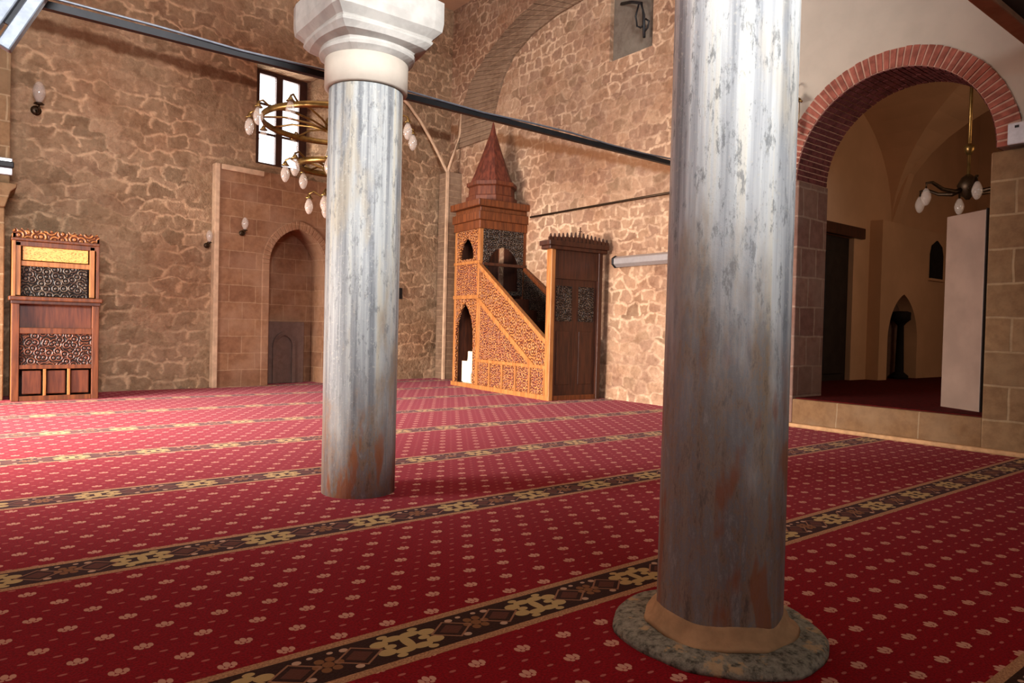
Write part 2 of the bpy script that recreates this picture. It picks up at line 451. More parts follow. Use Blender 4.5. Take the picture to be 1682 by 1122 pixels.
# wall A carries its own frame
TA = math.atan(.135); MA = Matrix.Translation((0, 10.71, 0)) @ Matrix.Rotation(TA, 4, 'Z')
mb = MB()
# splayed window opening: face 3.52..4.80 / 3.50..5.2, glass plane at depth .5
fx0, fx1, fz0, fz1 = 3.52, 4.81, 3.50, 5.22; gx0, gx1, gz0, gz1 = 3.70, 4.63, 3.56, 5.14; D = .52; WL, WR = -3.7, 7.75
def q(*p): mb.face([Vector(v) for v in p])
def ring4(y, a0, a1, b0, b1):
    q((WL, y, 0), (a0, y, 0), (a0, y, H), (WL, y, H)); q((a1, y, 0), (WR, y, 0), (WR, y, H), (a1, y, H))
    q((a0, y, 0), (3.61, y, 0), (3.61, y, b0), (a0, y, b0)); q((a1, y, 0), (4.83, y, 0), (4.83, y, b0), (a1, y, b0)) if False else None
    q((3.61, y, 2.72), (min(a1, 4.83), y, 2.72), (min(a1, 4.83), y, b0), (3.61, y, b0))
    q((a0, y, b1), (a1, y, b1), (a1, y, H), (a0, y, H))
ring4(0, fx0, fx1, fz0, fz1); ring4(D+.12, gx0, gx1, gz0, gz1)
for (a, b, c, d) in (((fx0, fz0), (fx1, fz0), (gx1, gz0), (gx0, gz0)), ((fx1, fz0), (fx1, fz1), (gx1, gz1), (gx1, gz0)),
                     ((fx1, fz1), (fx0, fz1), (gx0, gz1), (gx1, gz1)), ((fx0, fz1), (fx0, fz0), (gx0, gz0), (gx0, gz1))):
    q((a[0], 0, a[1]), (b[0], 0, b[1]), (c[0], D, c[1]), (d[0], D, d[1]))
    q((c[0], D, c[1]), (d[0], D, d[1]), (d[0], D+.12, d[1]), (c[0], D+.12, c[1]))
w = mb.build('wall_back', M_wallA); w.matrix_world = MA; struct(w)
# window frame and panes
win = struct(bpy.data.objects.new('window_1', None)); COL.objects.link(win); win.matrix_world = MA
mb = MB(); y0, y1 = D-.06, D
mb.box(3.70, 3.785, y0, y1, 3.56, 5.14).box(4.49, 4.63, y0, y1, 3.56, 5.14).box(3.785, 4.49, y0, y1, 3.56, 3.635).box(3.785, 4.49, y0, y1, 5.08, 5.14)
mb.box(4.075, 4.19, y0, y1, 3.635, 5.08); mb.build('window_frame', M_frame, win)
for zz in (4.12, 4.60):
    box('glazing_bar', M_frame, 3.785, 4.075, y0+.02, y1-.02, zz-.018, zz+.018, win)
    box('glazing_bar', M_frame, 4.19, 4.49, y0+.02, y1-.02, zz-.018, zz+.018, win)
zs = [3.635, 4.102, 4.138, 4.582, 4.618, 5.08]
for a, b in ((3.785, 4.075), (4.19, 4.49)):
    for k in (0, 2, 4): box('pane', M_pane, a, b, y1-.035, y1-.03, zs[k], zs[k+1], win)

# wall B, bare rubble with a cemented-up recess
mb = MB(); holed(mb, 5.0, 11.95, 0, H, rect(6.57, 7.40, 6.35), 4.97, 7.42, 7.72, 'x')
struct(mb.build('wall_right', M_wallB))
struct(box('wall_right_recess', M_grey_niche, 7.50, 7.60, 6.5, 7.5, 4.9, 6.45))
# wide blind arch on wall B
inn = [(10.30, 4.45), (10.24, 4.85), (10.13, 5.15), (9.98, 5.45), (9.70, 5.74), (9.2, 5.95), (8.6, 6.06), (7.9, 6.10), (7.2, 6.1)]
out = [(11.45, 4.45), (11.38, 4.9), (11.25, 5.28), (10.99, 5.64), (10.56, 5.95), (10.1, 6.19), (9.55, 6.38), (8.6, 6.55), (7.2, 6.6)]
mb = MB()
for i in range(len(inn)-1):
    n = 5
    for k in range(n):
        t0, t1 = k/n, (k+.93)/n
        L = lambda A, t: (A[i][0]*(1-t)+A[i+1][0]*t, A[i][1]*(1-t)+A[i+1][1]*t)
        mb.prism([L(inn, t0), L(out, t0), L(out, t1), L(inn, t1)], 'x', 7.385-random.random()*.008, 7.43)
struct(mb.build('trim_1', M_vous))
# corner pier with light edge and the springing of two ribs
mb = MB(); mb.box(7.12, 7.42, 11.28, 11.62, 0, 3.95); struct(mb.build('trim_2', M_vous, None, .01))
mb = MB(); mb.box(7.08, 7.125, 11.27, 11.32, 0, 3.95)
mb.tube([(7.1, 11.3, 3.93), (7.0, 11.4, 4.2), (6.86, 11.48, 4.5), (6.62, 11.52, 4.85), (6.35, 11.5, 5.1), (5.9, 11.46, 5.35)], .03, 6)
mb.tube([(7.1, 11.3, 3.93), (7.25, 11.32, 4.3), (7.38, 11.34, 4.7), (7.4, 11.3, 5.2)], .03, 6)
struct(mb.build('trim_3', M_ledge))
# right plastered wall with round brick arch
YC, ZC, RI, RO, XF, XB = 3.24, 2.70, .94, 1.14, 7.14, 7.76
mb = MB(); prof = [(YC+(RO-.03)*math.cos(PI-PI*i/36), ZC+(RO-.03)*math.sin(PI-PI*i/36)) for i in range(37)]
holed(mb, -3, 5.0, ZC, H, prof, ZC, XF, XB, 'x'); struct(mb.build('wall_right_plaster', M_plaster))
mb = MB(); N = 50
def wedge(mb, a0, a1, r0, r1, x0, x1):
    P = [(YC+r*math.cos(a), ZC+r*math.sin(a)) for r, a in ((r0, a0), (r1, a0), (r1, a1), (r0, a1))]
    mb.prism(P, 'x', x0, x1)
for i in range(N): wedge(mb, PI*i/N, PI*(i+1)/N, RI+.008, RO-.004, XF-.012, XB)
mb.mi = 1
for i in range(N):
    g = .24+random.random()*.08; a0 = PI*(i+g)/N; a1 = PI*(i+.98)/N
    wedge(mb, a0, a1, RI+.012, RO-random.random()*.012, XF-.02-random.random()*.005, XF+.01)
mb.mi = 2
dep = [XF-.01]+[XF+.05+.115*k for k in range(6)]
for i in range(N):
    off = .0575 if i % 2 else 0
    x = XF-.012+.0
    segs = []
    s0 = x
    while s0 < XB:
        s1 = min(XB, s0+(.115-off if s0 == x else .115)); segs.append((s0+.006, s1-.006)); s0 = s1
    for a, b in segs:
        if b-a > .02: wedge(mb, PI*(i+.2)/N, PI*(i+.98)/N, RI-random.random()*.004, RI+.01, a, b)
struct(mb.build('trim_4', [M_mortar, M_brick, M_brickd]))
struct(box('wall_right_jamb', M_jamb, XF, XB, 4.16, 5.0, 0, ZC, None, .012))
struct(box('wall_right_pier', M_pier, XF-.03, XB, -3, 2.33, 0, 2.66, None, .015))
struct(box('trim_5', M_step, XF, XB, 2.33, 4.16, 0, .305, None, .012))
struct(box('trim_6', M_mound, XF-.07, XF, -3, 5.0, 0, .045, None, .015))
# underside of the wooden gallery over the near right bay, with its brown edge beam
struct(box('ceiling_gallery', M_darkwood_p, 3.1, XF, -3, 1.83, 3.34, 3.46))
struct(box('trim_7', M_rib, 3.1, XF, 1.80, 1.92, 3.30, 3.56, None, .012))
struct(box('trim_8', M_rib, 3.0, 3.12, -3, 1.92, 3.30, 3.56, None, .012))
# rest of the shell, behind and beside the camera
mb = MB(); holed(mb, -3.0, 10.3, 0, H, rect(4.6, 9.6, 2.1), .25, -3.6, -3.9, 'x'); struct(mb.build('wall_left', M_wallB))
mb = MB(); holed(mb, -3.9, 7.8, 0, H, rect(-1.2, 2.0, 5.2), 2.6, -3.0, -3.3, 'y'); struct(mb.build('wall_front', M_wallB))
struct(box('ceiling', M_plaster_in, -3.9, 7.8, -3.3, 12.2, H, H+.2))
# pier at the left edge against the back wall
mb = MB(); mb.box(-.5, .29, 10.2, 10.72, 0, 2.28)
mb.prism([(.29, 2.28), (.34, 2.46), (.40, 2.52), (.40, 2.56), (-.6, 2.56), (-.6, 2.52), (-.5, 2.28)], 'y', 10.1, 10.74)
mb.box(-.5, .335, 10.2, 10.74, 2.56, H); struct(mb.build('trim_9', M_pier, None, .01))
cl = thing('iron_clamp', 'dark iron clamp on the pale pier at the left edge above its capital', 'clamp', (.27, 10.14, 2.66))
box('plate', M_lime, -.3, .09, .02, .06, .0, .20, cl, .01); box('jaw', M_black, -.3, .10, -.05, .02, .08, .15, cl, .01)

# ------------------------------------------------------------------ side room behind the brick arch
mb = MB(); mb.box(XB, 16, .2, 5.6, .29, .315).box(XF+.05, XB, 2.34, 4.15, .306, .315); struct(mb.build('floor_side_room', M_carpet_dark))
mb = MB(); holed(mb, XB, 11.46, .3, 5.6, rect(8.70, 10.95, 2.55), .31, 5.42, 5.60, 'y')
struct(mb.build('wall_side_room_back', M_plaster_in))
mb = MB(); holed(mb, 11.46, 16, .3, 2.88, arch(12.3, .55, .95, .78), .31, 5.22, 5.44, 'y'); mb.box(11.46, 16, 5.42, 5.6, 2.88, 5.6)
struct(mb.build('wall_side_room_niche', M_plaster_in))
struct(box('wall_side_room_niche_lining', M_grey_slab, 11.7, 12.9, 5.44, 5.5, .3, 1.9))
struct(box('wall_side_room_niche_back', M_plaster_in, 11.46, 16, 5.56, 5.7, .3, 5.6))
struct(box('wall_side_room_end', M_plaster_in, 15.9, 16.1, .2, 5.6, .3, 5.6))
struct(box('wall_side_room_front', M_plaster_in, XB, 16, .1, .3, .3, 5.6))
dr = struct(bpy.data.objects.new('door_1', None)); COL.objects.link(dr)
box('door_leaf', M_darkwood_p, 8.70, 10.95, 5.5, 5.58, .31, 2.55, dr)
for x in (8.78, 9.48, 10.22): box('door_panel', M_darkwood_p, x, x+.62, 5.47, 5.5, .42, 2.3, dr, .008)
struct(box('trim_10', M_darkwood, 8.5, 11.2, 5.36, 5.44, 2.55, 2.72, None, .01))
# groin vault of the side room
mb = MB()
nx, ny = 24, 24; X0, X1, Y0, Y1 = XB, 12.2, .3, 5.42
def gz(x, y):
    u = (x-X0)/(X1-X0)*2-1; v = (y-Y0)/(Y1-Y0)*2-1
    return 2.9+1.9*max(math.sqrt(max(0, 1-u*u)), math.sqrt(max(0, 1-v*v)))
g = [[Vector((X0+(X1-X0)*(.5-.5*math.cos(PI*i/nx)), Y0+(Y1-Y0)*(.5-.5*math.cos(PI*j/ny)), 0)) for j in range(ny+1)] for i in range(nx+1)]
for i in range(nx):
    for j in range(ny):
        P = [g[i][j], g[i+1][j], g[i+1][j+1], g[i][j+1]]
        mb.face([Vector((p.x, p.y, gz(p.x, p.y))) for p in P])
mb.prism([(Y0, 2.9), (Y0, 5.6), (Y1, 5.6), (Y1, 2.9)]+[(YY, 2.9+1.9*math.sqrt(max(0, 1-((YY-Y0)/(Y1-Y0)*2-1)**2))) for YY in [Y1-(Y1-Y0)*k/20 for k in range(1, 20)]], 'x', 12.2, 12.4)
struct(mb.build('ceiling_side_room', M_plaster_in))
struct(box('ceiling_side_room_far', M_plaster_in, XB, 16, .1, 5.7, 5.6, 5.8))

# ------------------------------------------------------------------ prayer niche (mihrab)
def at_wall(name, label, cat, x, dy=0, z=0, group=None):
    o = thing(name, label, cat, (0, 0, 0), 0, group)
    o.matrix_world = MA @ Matrix.Translation((x, dy, z)); return o
mi = at_wall('prayer_niche', 'tall ashlar stone prayer niche surround with arched recess below the barred window', 'prayer niche', 4.22, -.10)
mb = MB(); holed(mb, -1.33, 1.33, 0, 3.36, arch(0, .50, 1.93, .60), 0, 0, .098, 'y')
mb.build('surround', M_mihrab, mi)
mb = MB(); holed(mb, -.62, .62, 0, 2.74, arch(0, .50, 1.93, .60), 0, .098, .45, 'y'); mb.build('recess', M_mihrab, mi)
box('recess_back', M_mihrab, -.7, .7, .45, .5, 0, 2.8, mi)
mb = MB()
o1 = arch(0, .62, 1.93, .74); i1 = arch(0, .50, 1.93, .60)
o1 = [(-.62, 0)]+o1+[(.62, 0)]; i1 = [(-.50, 0)]+i1+[(.50, 0)]
for i in range(len(o1)-1): mb.prism([i1[i], o1[i], o1[i+1], i1[i+1]], 'y', -.035, 0)
mb.build('arch_moulding', M_mihrab, mi, .01)
mb = MB(); mb.box(-1.37, -1.30, -.03, .098, 0, 3.36); mb.build('edge_moulding', M_ledge, mi, .008)
mb = MB(); mb.box(-1.28, -.62, -.045, 0, 3.28, 3.36); mb.build('cornice', M_ledge, mi, .008)
mb = MB(); mb.box(-.48, .30, .30, .45, 0, 1.02); mb.build('grey_slab', M_grey_slab, mi, .01)
mb = MB()
o2 = [(-.27, 0)]+arch(-.07, .2, .62, .24)+[(.13, 0)]; i2 = [(-.21, 0)]+arch(-.07, .14, .62, .17)+[(.07, 0)]
for i in range(len(o2)-1): mb.prism([i2[i], o2[i], o2[i+1], i2[i+1]], 'y', .265, .30)
mb.build('inner_arch', M_grey_slab, mi, .006)

# ------------------------------------------------------------------ columns
c1 = thing('stone_column', 'pale capital topped grey marble column standing on the red carpet in mid room', 'column', (1.85, 3.87, 0))
R = .217
mb = MB(); mb.lathe([(R*1.0, 0), (R, .4), (R*1.01, 1.2), (R*1.0, 2.38)], seg=48); mb.build('shaft', M_col_l, c1)
mb = MB(); mb.lathe([(R+.006, 2.385), (R+.026, 2.39), (R+.028, 2.56)], seg=48)
mb.build('neck_moulding', M_capital, c1)
cp = MB()
# block that flares from the round mouldings to a square abacus
n = 48; rings = []
for r, sq, z in ((.246, 0, 2.55), (.27, .15, 2.575), (.272, .2, 2.59), (.262, .25, 2.60), (.264, .3, 2.612), (.30, .55, 2.63), (.312, .75, 2.66), (.312, .8, 2.672), (.300, .85, 2.68), (.302, .9, 2.69), (.335, 1, 2.73), (.342, 1, 2.78), (.342, 1, 2.90)):
    ring = []
    for i in range(n):
        a = 2*PI*i/n; k = 1/max(abs(math.cos(a)), abs(math.sin(a))); k = 1+(min(k, 1.36)-1)*sq
        ring.append(cp.bm.verts.new((r*k*math.cos(a), r*k*math.sin(a), z)))
    rings.append(ring)
for k in range(len(rings)-1):
    for i in range(n): cp.bm.faces.new((rings[k][i], rings[k][(i+1) % n], rings[k+1][(i+1) % n], rings[k+1][i]))
cp.bm.faces.new(rings[0][::-1]); cp.bm.faces.new(rings[-1])
cp.build('capital', M_capital2, c1)
# striped arch springers over the capital
mb = MB(); mb2 = []
for q_, (dx, dy) in enumerate(((1, 0), (-1, 0), (0, 1), (0, -1))):
    Mr = Matrix.Translation((1.85, 3.87, 0)) @ Matrix.Rotation(math.atan2(dy, dx), 4, 'Z')
    for k in range(30):
        mb.mi = k % 2
        a0, a1 = k*.05, (k+1)*.05; Rr = 2.0; cx = 2.28
        P = [(cx-Rr*math.cos(a0), 2.9+Rr*math.sin(a0)), (cx-Rr*math.cos(a1), 2.9+Rr*math.sin(a1)),
             (cx-(Rr+.28)*math.cos(a1), 2.9+(Rr+.28)*math.sin(a1)), (cx-(Rr+.28)*math.cos(a0), 2.9+(Rr+.28)*math.sin(a0))]
        mb.prism(P, 'y', -.3, .3, Mr)
struct(mb.build('trim_11', [M_rosemarble, M_capital2]))

c2 = thing('stone_column', 'thick weathered grey marble column in the foreground on a lichened round slab', 'column', (1.995, 1.405, 0))
R = .2
mb = MB(); mb.lathe([(R*1.03, .02), (R*1.02, .1), (R*1.015, .5), (R*1.0, 1.2), (R*.995, 3.0)], seg=64); mb.build('shaft', M_col_r, c2)
mb = MB(); prof = []
nseg = 56
def wob(a, r): return r*(1+.018*math.sin(3*a+.6)+.012*math.sin(7*a+2)+.006*math.sin(13*a))
rings = []
for r, z in ((.345, .0), (.345, .012), (.33, .028), (.26, .036), (.15, .036)):
    rings.append([mb.bm.verts.new((wob(2*PI*i/nseg, r)*math.cos(2*PI*i/nseg), wob(2*PI*i/nseg, r)*math.sin(2*PI*i/nseg), z)) for i in range(nseg)])
for k in range(len(rings)-1):
    for i in range(nseg):
        f = mb.bm.faces.new((rings[k][i], rings[k][(i+1) % nseg], rings[k+1][(i+1) % nseg], rings[k+1][i])); f.smooth = True
mb.bm.faces.new(rings[0][::-1]); mb.bm.faces.new(rings[-1])
mb.build('base_slab', M_lichen, c2)
mb = MB(); rings = []
for r, z in ((.252, .034), (.245, .046), (.222, .06), (.212, .085), (.203, .095), (.19, .095)):
    rings.append([mb.bm.verts.new((wob(2*PI*i/nseg+1, r)*math.cos(2*PI*i/nseg), wob(2*PI*i/nseg+1, r)*math.sin(2*PI*i/nseg), z+.006*math.sin(5*2*PI*i/nseg))) for i in range(nseg)])
for k in range(len(rings)-1):
    for i in range(nseg):
        f = mb.bm.faces.new((rings[k][i], rings[k][(i+1) % nseg], rings[k+1][(i+1) % nseg], rings[k+1][i])); f.smooth = True
mb.bm.faces.new(rings[0][::-1])
mb.build('mortar_skirt', M_mound, c2)
mb = MB(); mb.lathe([(R+.01, 2.99), (R+.04, 3.0), (R+.05, 3.2), (.42, 3.4), (.42, 3.5)], seg=40); mb.build('capital', M_capital, c2)

# ------------------------------------------------------------------ tie rods
t = thing('tie_rod', 'long black iron tie rod crossing the whole hall behind both columns', 'tie rod', (-3.6, 4.89, 2.80))
box('bar', M_black, 0, 10.74, -.022, .022, -.022, .022, t)
mb = MB(); mb.tube([(0+i*.5, -.03, .03+.012*math.sin(i*1.7)) for i in range(22)], .008, 6); mb.build('cable', M_steel, t)
t = tag(MB().tube([(7.37, 9.10, 2.87), (7.37, 5.05, 2.87)], .017, 8).build('tie_rod', M_brassd), 'thin dark rod running along the right stone wall beside the pulpit tower', 'tie rod')
t = tag(MB().tube([(.33, 10.15, 3.33), (.33, 5.0, 3.33)], .03, 6).build('tie_rod', M_black), 'short seen dark rod end at the left pier above its capital', 'tie rod') if False else None

# ------------------------------------------------------------------ pulpit (minbar)
TH = math.atan2(.21, 2.82)
mn = thing('pulpit', 'carved wooden stair pulpit with pointed spire in the far right corner', 'pulpit', (6.36, 7.36, 0), -TH)
W = .92
# side wall, near side: base panel row, stringer, triangle and tower side
def bar(mb, p0, p1, wd, x0, x1):
    d = Vector((p1[0]-p0[0], p1[1]-p0[1])).normalized(); n = Vector((-d.y, d.x))*wd/2
    mb.prism([(p0[0]+n.x, p0[1]+n.y), (p1[0]+n.x, p1[1]+n.y), (p1[0]-n.x, p1[1]-n.y), (p0[0]-n.x, p0[1]-n.y)], 'x', x0, x1)
for side, (xo, xi) in (('near', (0, .05)), ('far', (W, W-.05))):
    s = 1 if side == 'near' else -1
    mb = MB(); mb.prism([(.1, .05), (1.96, .05), (1.96, 1.98), (.1, .78)], 'x', xo+s*.012, xi)
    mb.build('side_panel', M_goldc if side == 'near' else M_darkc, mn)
    mb = MB(); bar(mb, (.08, .815), (1.98, 2.02), .065, xo-s*.015, xi+s*.01); mb.build('handrail', M_gold if side == 'near' else M_walnut, mn, .006)
    if side == 'near':
        mb = MB(); bar(mb, (.40, .47), (1.98, 1.46), .075, xo-s*.008, xi); mb.build('stringer', M_gold, mn, .006)
        mb = MB(); mb.prism([(.62, .52), (1.9, .52), (1.9, 1.32)], 'x', xo+.004, xi); mb.build('triangle_panel', M_goldc2, mn, .004)
        mb = MB(); bar(mb, (1.93, .5), (1.93, 1.4), .05, xo-.004, xi); mb.build('stile', M_gold, mn, .004)
        mb = MB(); mb.box(xo-.006, xi, .06, 1.98, .44, .49).box(xo-.012, xi, 0.0, 2.83, .0, .07); mb.build('rail', M_gold, mn, .005)
        for k in range(6): box('post', M_gold, -.01, .05, .1+k*.372-.022, .1+k*.372+.022, .07, .44, mn, .004) if k < 6 else None
        for k in range(5): box('lower_panel', M_goldc2, .002, .04, .1+k*.372+.045, .1+(k+1)*.372-.045, .10, .415, mn, .004)
# tower: four corner posts, bands, arched sides
for x in (.0, W-.07):
    for y in (2.0, 2.76): box('tower_post', M_gold if x == 0 else M_walnut, x, x+.07, y-.035, y+.035, 0.07 if x == 0 else 0, 2.62, mn, .006)
mb = MB(); holed(mb, 2.035, 2.725, .07, 1.50, arch(2.43, .29, .85, .56), .07, .01, .05, 'x'); mb.build('arch_panel', M_goldc, mn)
for z0, z1 in ((1.475, 1.54), (2.05, 2.10)): box('tower_rail', M_gold, -.015, .06, 1.96, 2.80, z0, z1, mn, .006)
box('tower_panel', M_goldc2, .012, .05, 2.035, 2.725, 1.54, 2.05, mn)
mb = MB(); holed(mb, 2.035, 2.725, 2.10, 2.64, arch(2.41, .23, 2.17, .33), 2.14, .01, .05, 'x'); mb.build('upper_arch_panel', M_goldc, mn)
# far side and back of the tower are boarded
box('back_panel', M_darkwood, .07, W-.07, 2.74, 2.78, 0, 2.64, mn)
box('far_panel', M_darkwood, W-.05, W-.02, 2.035, 2.725, 0, 2.64, mn)
box('inner_partition', M_darkwood, .06, W-.06, 2.0, 2.03, .05, 1.50, mn)
# steps
mb = MB()
for k in range(8):
    mb.box(.06, W-.06, .12+k*.235, 2.0, .05+k*.18, .05+(k+1)*.18)
mb.build('steps', M_darkwood, mn)
# tower front: arched opening with coloured fretwork
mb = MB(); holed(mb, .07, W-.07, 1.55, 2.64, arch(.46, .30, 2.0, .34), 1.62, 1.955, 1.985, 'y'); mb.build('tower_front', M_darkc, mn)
box('front_rail', M_darkwood, .05, W-.05, 1.92, 1.97, 2.02, 2.07, mn, .005)
# cornices, drum, spire
mb = MB(); e = .05
for (g0, z0, z1) in ((.02, 2.62, 2.76), (.045, 2.76, 2.90), (.0, 2.90, 2.98), (.075, 2.98, 3.09)):
    mb.box(-g0, W+g0, 1.965-g0, 2.795+g0, z0, z1)
mb.build('tower_cornice', M_walnut, mn, .012)
mb = MB(); mb.lathe([(.44, 3.09), (.44, 3.20), (.40, 3.22), (.39, 3.36), (.435, 3.38), (.435, 3.44), (.35, 3.455)], (W/2, 2.38, 0), 8, None, False, rot=PI/8)
mb.build('drum', M_redwood, mn)
mb = MB(); mb.lathe([(.375, 3.44), (.30, 3.62), (.16, 4.0), (.05, 4.32), (.012, 4.50)], (W/2, 2.38, 0), 8, None, False, rot=PI/8)
mb.build('spire', M_spire, mn)
# front portal
for x in (0, W-.06): box('portal_post', M_gold if x == 0 else M_darkwood, x-.01, x+.06, -.02, .10, 0, 2.20, mn, .008)
box('portal_sill', M_walnut, .05, W-.06, -.01, .09, 0, .07, mn, .006)
mb = MB(); mb.box(.05, W-.06, 0, .08, 1.72, 2.16); mb.build('portal_head', M_darkwood, mn)
for x in (.055, W/2-.003):
    lf = box('portal_door', M_darkwood, x, x+.40, .03, .06, .07, 1.72, mn)
    box('door_inset', M_darkc, x+.06, x+.34, .018, .03, 1.12, 1.62, lf, .005)
    box('door_inset', M_darkwood, x+.08, x+.32, .020, .03, .22, .98, lf, .008)
mb = MB(); mb.box(-.07, W+.05, -.06, .16, 2.12, 2.17).box(-.09, W+.07, -.08, .18, 2.17, 2.24); mb.build('portal_cornice', M_darkwood, mn, .01)
mb = MB()
nC = 15
for k in range(nC):
    x = -.06+(W+.1)*k/(nC-1); h = .07+.05*(1-abs(k-(nC-1)/2)/((nC-1)/2))
    mb.prism([(x-.028, 2.24), (x+.028, 2.24), (x+.03, 2.24+h*.55), (x+.012, 2.24+h*.7), (x, 2.24+h*1.25), (x-.012, 2.24+h*.7), (x-.03, 2.24+h*.55)], 'y', -.06, -.03)
mb.build('crest', M_darkwood, mn)
mb = MB(); mb.tube([(W/2, -.045, 2.3), (W/2, -.045, 2.46)], .008, 6); mb.tube([(W/2-.03, -.045, 2.40), (W/2+.03, -.045, 2.40)], .006, 6); mb.build('crest_finial', M_darkwood, mn)

# pale stepped object inside the low arch
st = thing('plastic_stand', 'cream white stepped stand half hidden in the low arch of the pulpit', 'stand', (6.36, 7.36, 0), -TH)
mb = MB(); mb.prism([(2.63, .075), (2.63, .43), (2.45, .43), (2.43, .50), (2.43, .60), (2.16, .60), (2.16, .075), (2.24, .075), (2.24, .2), (2.28, .26), (2.33, .2), (2.33, .075), (2.42, .075), (2.43, .15), (2.44, .075)], 'x', .09, .34)
o = mb.build('body', M_white, st, .01)
o = box('foot_board', M_white, .10, .33, 2.2, 2.6, .0, .075, st)

# ------------------------------------------------------------------ preaching chair (left)
k = thing('preaching_desk', 'tall carved walnut preaching desk with gilt script panel at the left wall', 'preaching desk', (.36, 10.0, 0))
Wk = .885
box('side_board', M_gold, 0, .035, .02, .6, 0, 1.98, k, .005)
box('side_board', M_walnut, Wk-.035, Wk, .02, .6, 0, 1.98, k, .005)
box('back_board', M_darkwood, .035, Wk-.035, .56, .6, 0, 1.98, k)
for x in (0.0, Wk-.075): box('post', M_walnut, x, x+.075, 0, .06, 0, 1.2, k, .006)
for x in (.03, Wk-.105): box('upper_post', M_gold, x, x+.055, .03, .09, 1.25, 1.88, k, .006)
for z0, z1 in ((.0, .06), (.38, .43), (.80, .87)): box('rail', M_walnut, .075, Wk-.075, .005, .05, z0, z1, k, .005)
for i in range(3):
    x = .08+i*.245; box('lower_panel', M_redwood, x+.025, x+.215, .022, .05, .08, .36, k, .01)
    if i: box('stile', M_gold, x-.012, x+.018, .0, .05, .06, .38, k, .004)
box('carved_panel', M_walnutc, .08, Wk-.08, .02, .05, .43, .80, k)
box('plain_panel', M_redwood, .075, Wk-.075, .10, .13, .87, 1.19, k)
box('ledge', M_walnut, -.03, Wk+.03, -.06, .3, 1.19, 1.24, k, .01)
box('seat_ledge_lip', M_darkwood, -.01, Wk+.01, -.035, .1, 1.15, 1.19, k, .006)
box('openwork_panel', M_darkc, .085, Wk-.13, .055, .075, 1.25, 1.60, k)
box('middle_rail', M_gold, .085, Wk-.10, .04, .09, 1.60, 1.66, k, .006)
box('script_panel', M_script, .10, Wk-.12, .05, .08, 1.67, 1.83, k, .004)
box('top_rail', M_walnut, .03, Wk-.03, .03, .09, 1.83, 1.89, k, .006)
mb = MB(); mb.box(-.01, Wk+.0, .0, .12, 1.89, 1.925); mb.build('cornice', M_walnut, k, .008)
mb = MB()
for i in range(15):
    x = .03+i*.0585; mb.prism([(x-.028, 1.925), (x+.028, 1.925), (x+.028, 2.01), (x+.01, 2.025), (x, 2.04), (x-.01, 2.025), (x-.028, 2.01)], 'y', .02, .05)
mb.box(0, Wk, .025, .045, 1.925, 1.985)
mb.build('crest', M_goldc, k)

# ------------------------------------------------------------------ lamps
def shade_mesh(mb, c, s=1.0, up=False):
    prof = [(.018, .0), (.034, -.03), (.05, -.07), (.055, -.11), (.045, -.15), (.028, -.185), (.010, -.20)]
    if up: prof = [(r, -z) for r, z in prof]
    mb.lathe([(r*s, z*s) for r, z in prof], c, 12)
CH = (3.41, 8.0, 0)
ch = thing('chandelier', 'large tiered brass chandelier with glass tulips half hidden by the far column', 'chandelier', CH)
mb = MB(); mb.tube([(0, 0, H), (0, 0, 2.35)], .014, 8); mb.build('stem', M_brassd, ch)
mb = MB(); mb.lathe([(.02, 3.7), (.09, 3.62), (.06, 3.5), (.12, 3.4), (.05, 3.2), (.10, 2.95), (.13, 2.86), (.05, 2.75), (.08, 2.55), (.03, 2.42), (.01, 2.36)], (0, 0, 0), 16); mb.build('body', M_brass, ch)
mb = MB(); mb.lathe([(.80, 3.36), (.815, 3.34), (.83, 3.37), (.83, 3.41), (.80, 3.41), (.80, 3.36)], (0, 0, 0), 48, cap=False); mb.build('large_ring', M_brass, ch)
mb = MB(); mb.lathe([(.39, 2.86), (.41, 2.84), (.43, 2.87), (.43, 2.91), (.39, 2.91), (.39, 2.86)], (0, 0, 0), 32, cap=False); mb.build('small_ring', M_brass, ch)
def arm(ch, r, z, a, drop=.0, s=1.0):
    ca, sa = math.cos(a), math.sin(a)
    mb = MB(); L = [(.04, z-.10), (r*.35, z-.02), (r*.7, z+.02), (r, z), (r+.10, z+.06), (r+.15, z+.03), (r+.15, z-.02)]
    mb.tube([(q*ca, q*sa, zz) for q, zz in L], .012, 6); ar = mb.build('arm', M_brass, ch)
    mb = MB(); c = ((r+.15)*ca, (r+.15)*sa, z-.01); mb.lathe([(.05, -.02), (.03, .0), (.015, .03)], c, 10); mb.build('lamp_cap', M_brass, ar)
    mb = MB(); shade_mesh(mb, (c[0], c[1], c[2]-.02), s*1.15); mb.build('glass_shade', M_shade, ar)
for i in range(12): arm(ch, .80, 3.40, i*PI/6+.15, 0, .85)
for i in range(8): arm(ch, .40, 2.90, i*PI/4+.3, 0, .85)
for i in range(5): arm(ch, .12, 2.52, i*2*PI/5+.2, 0, .8)

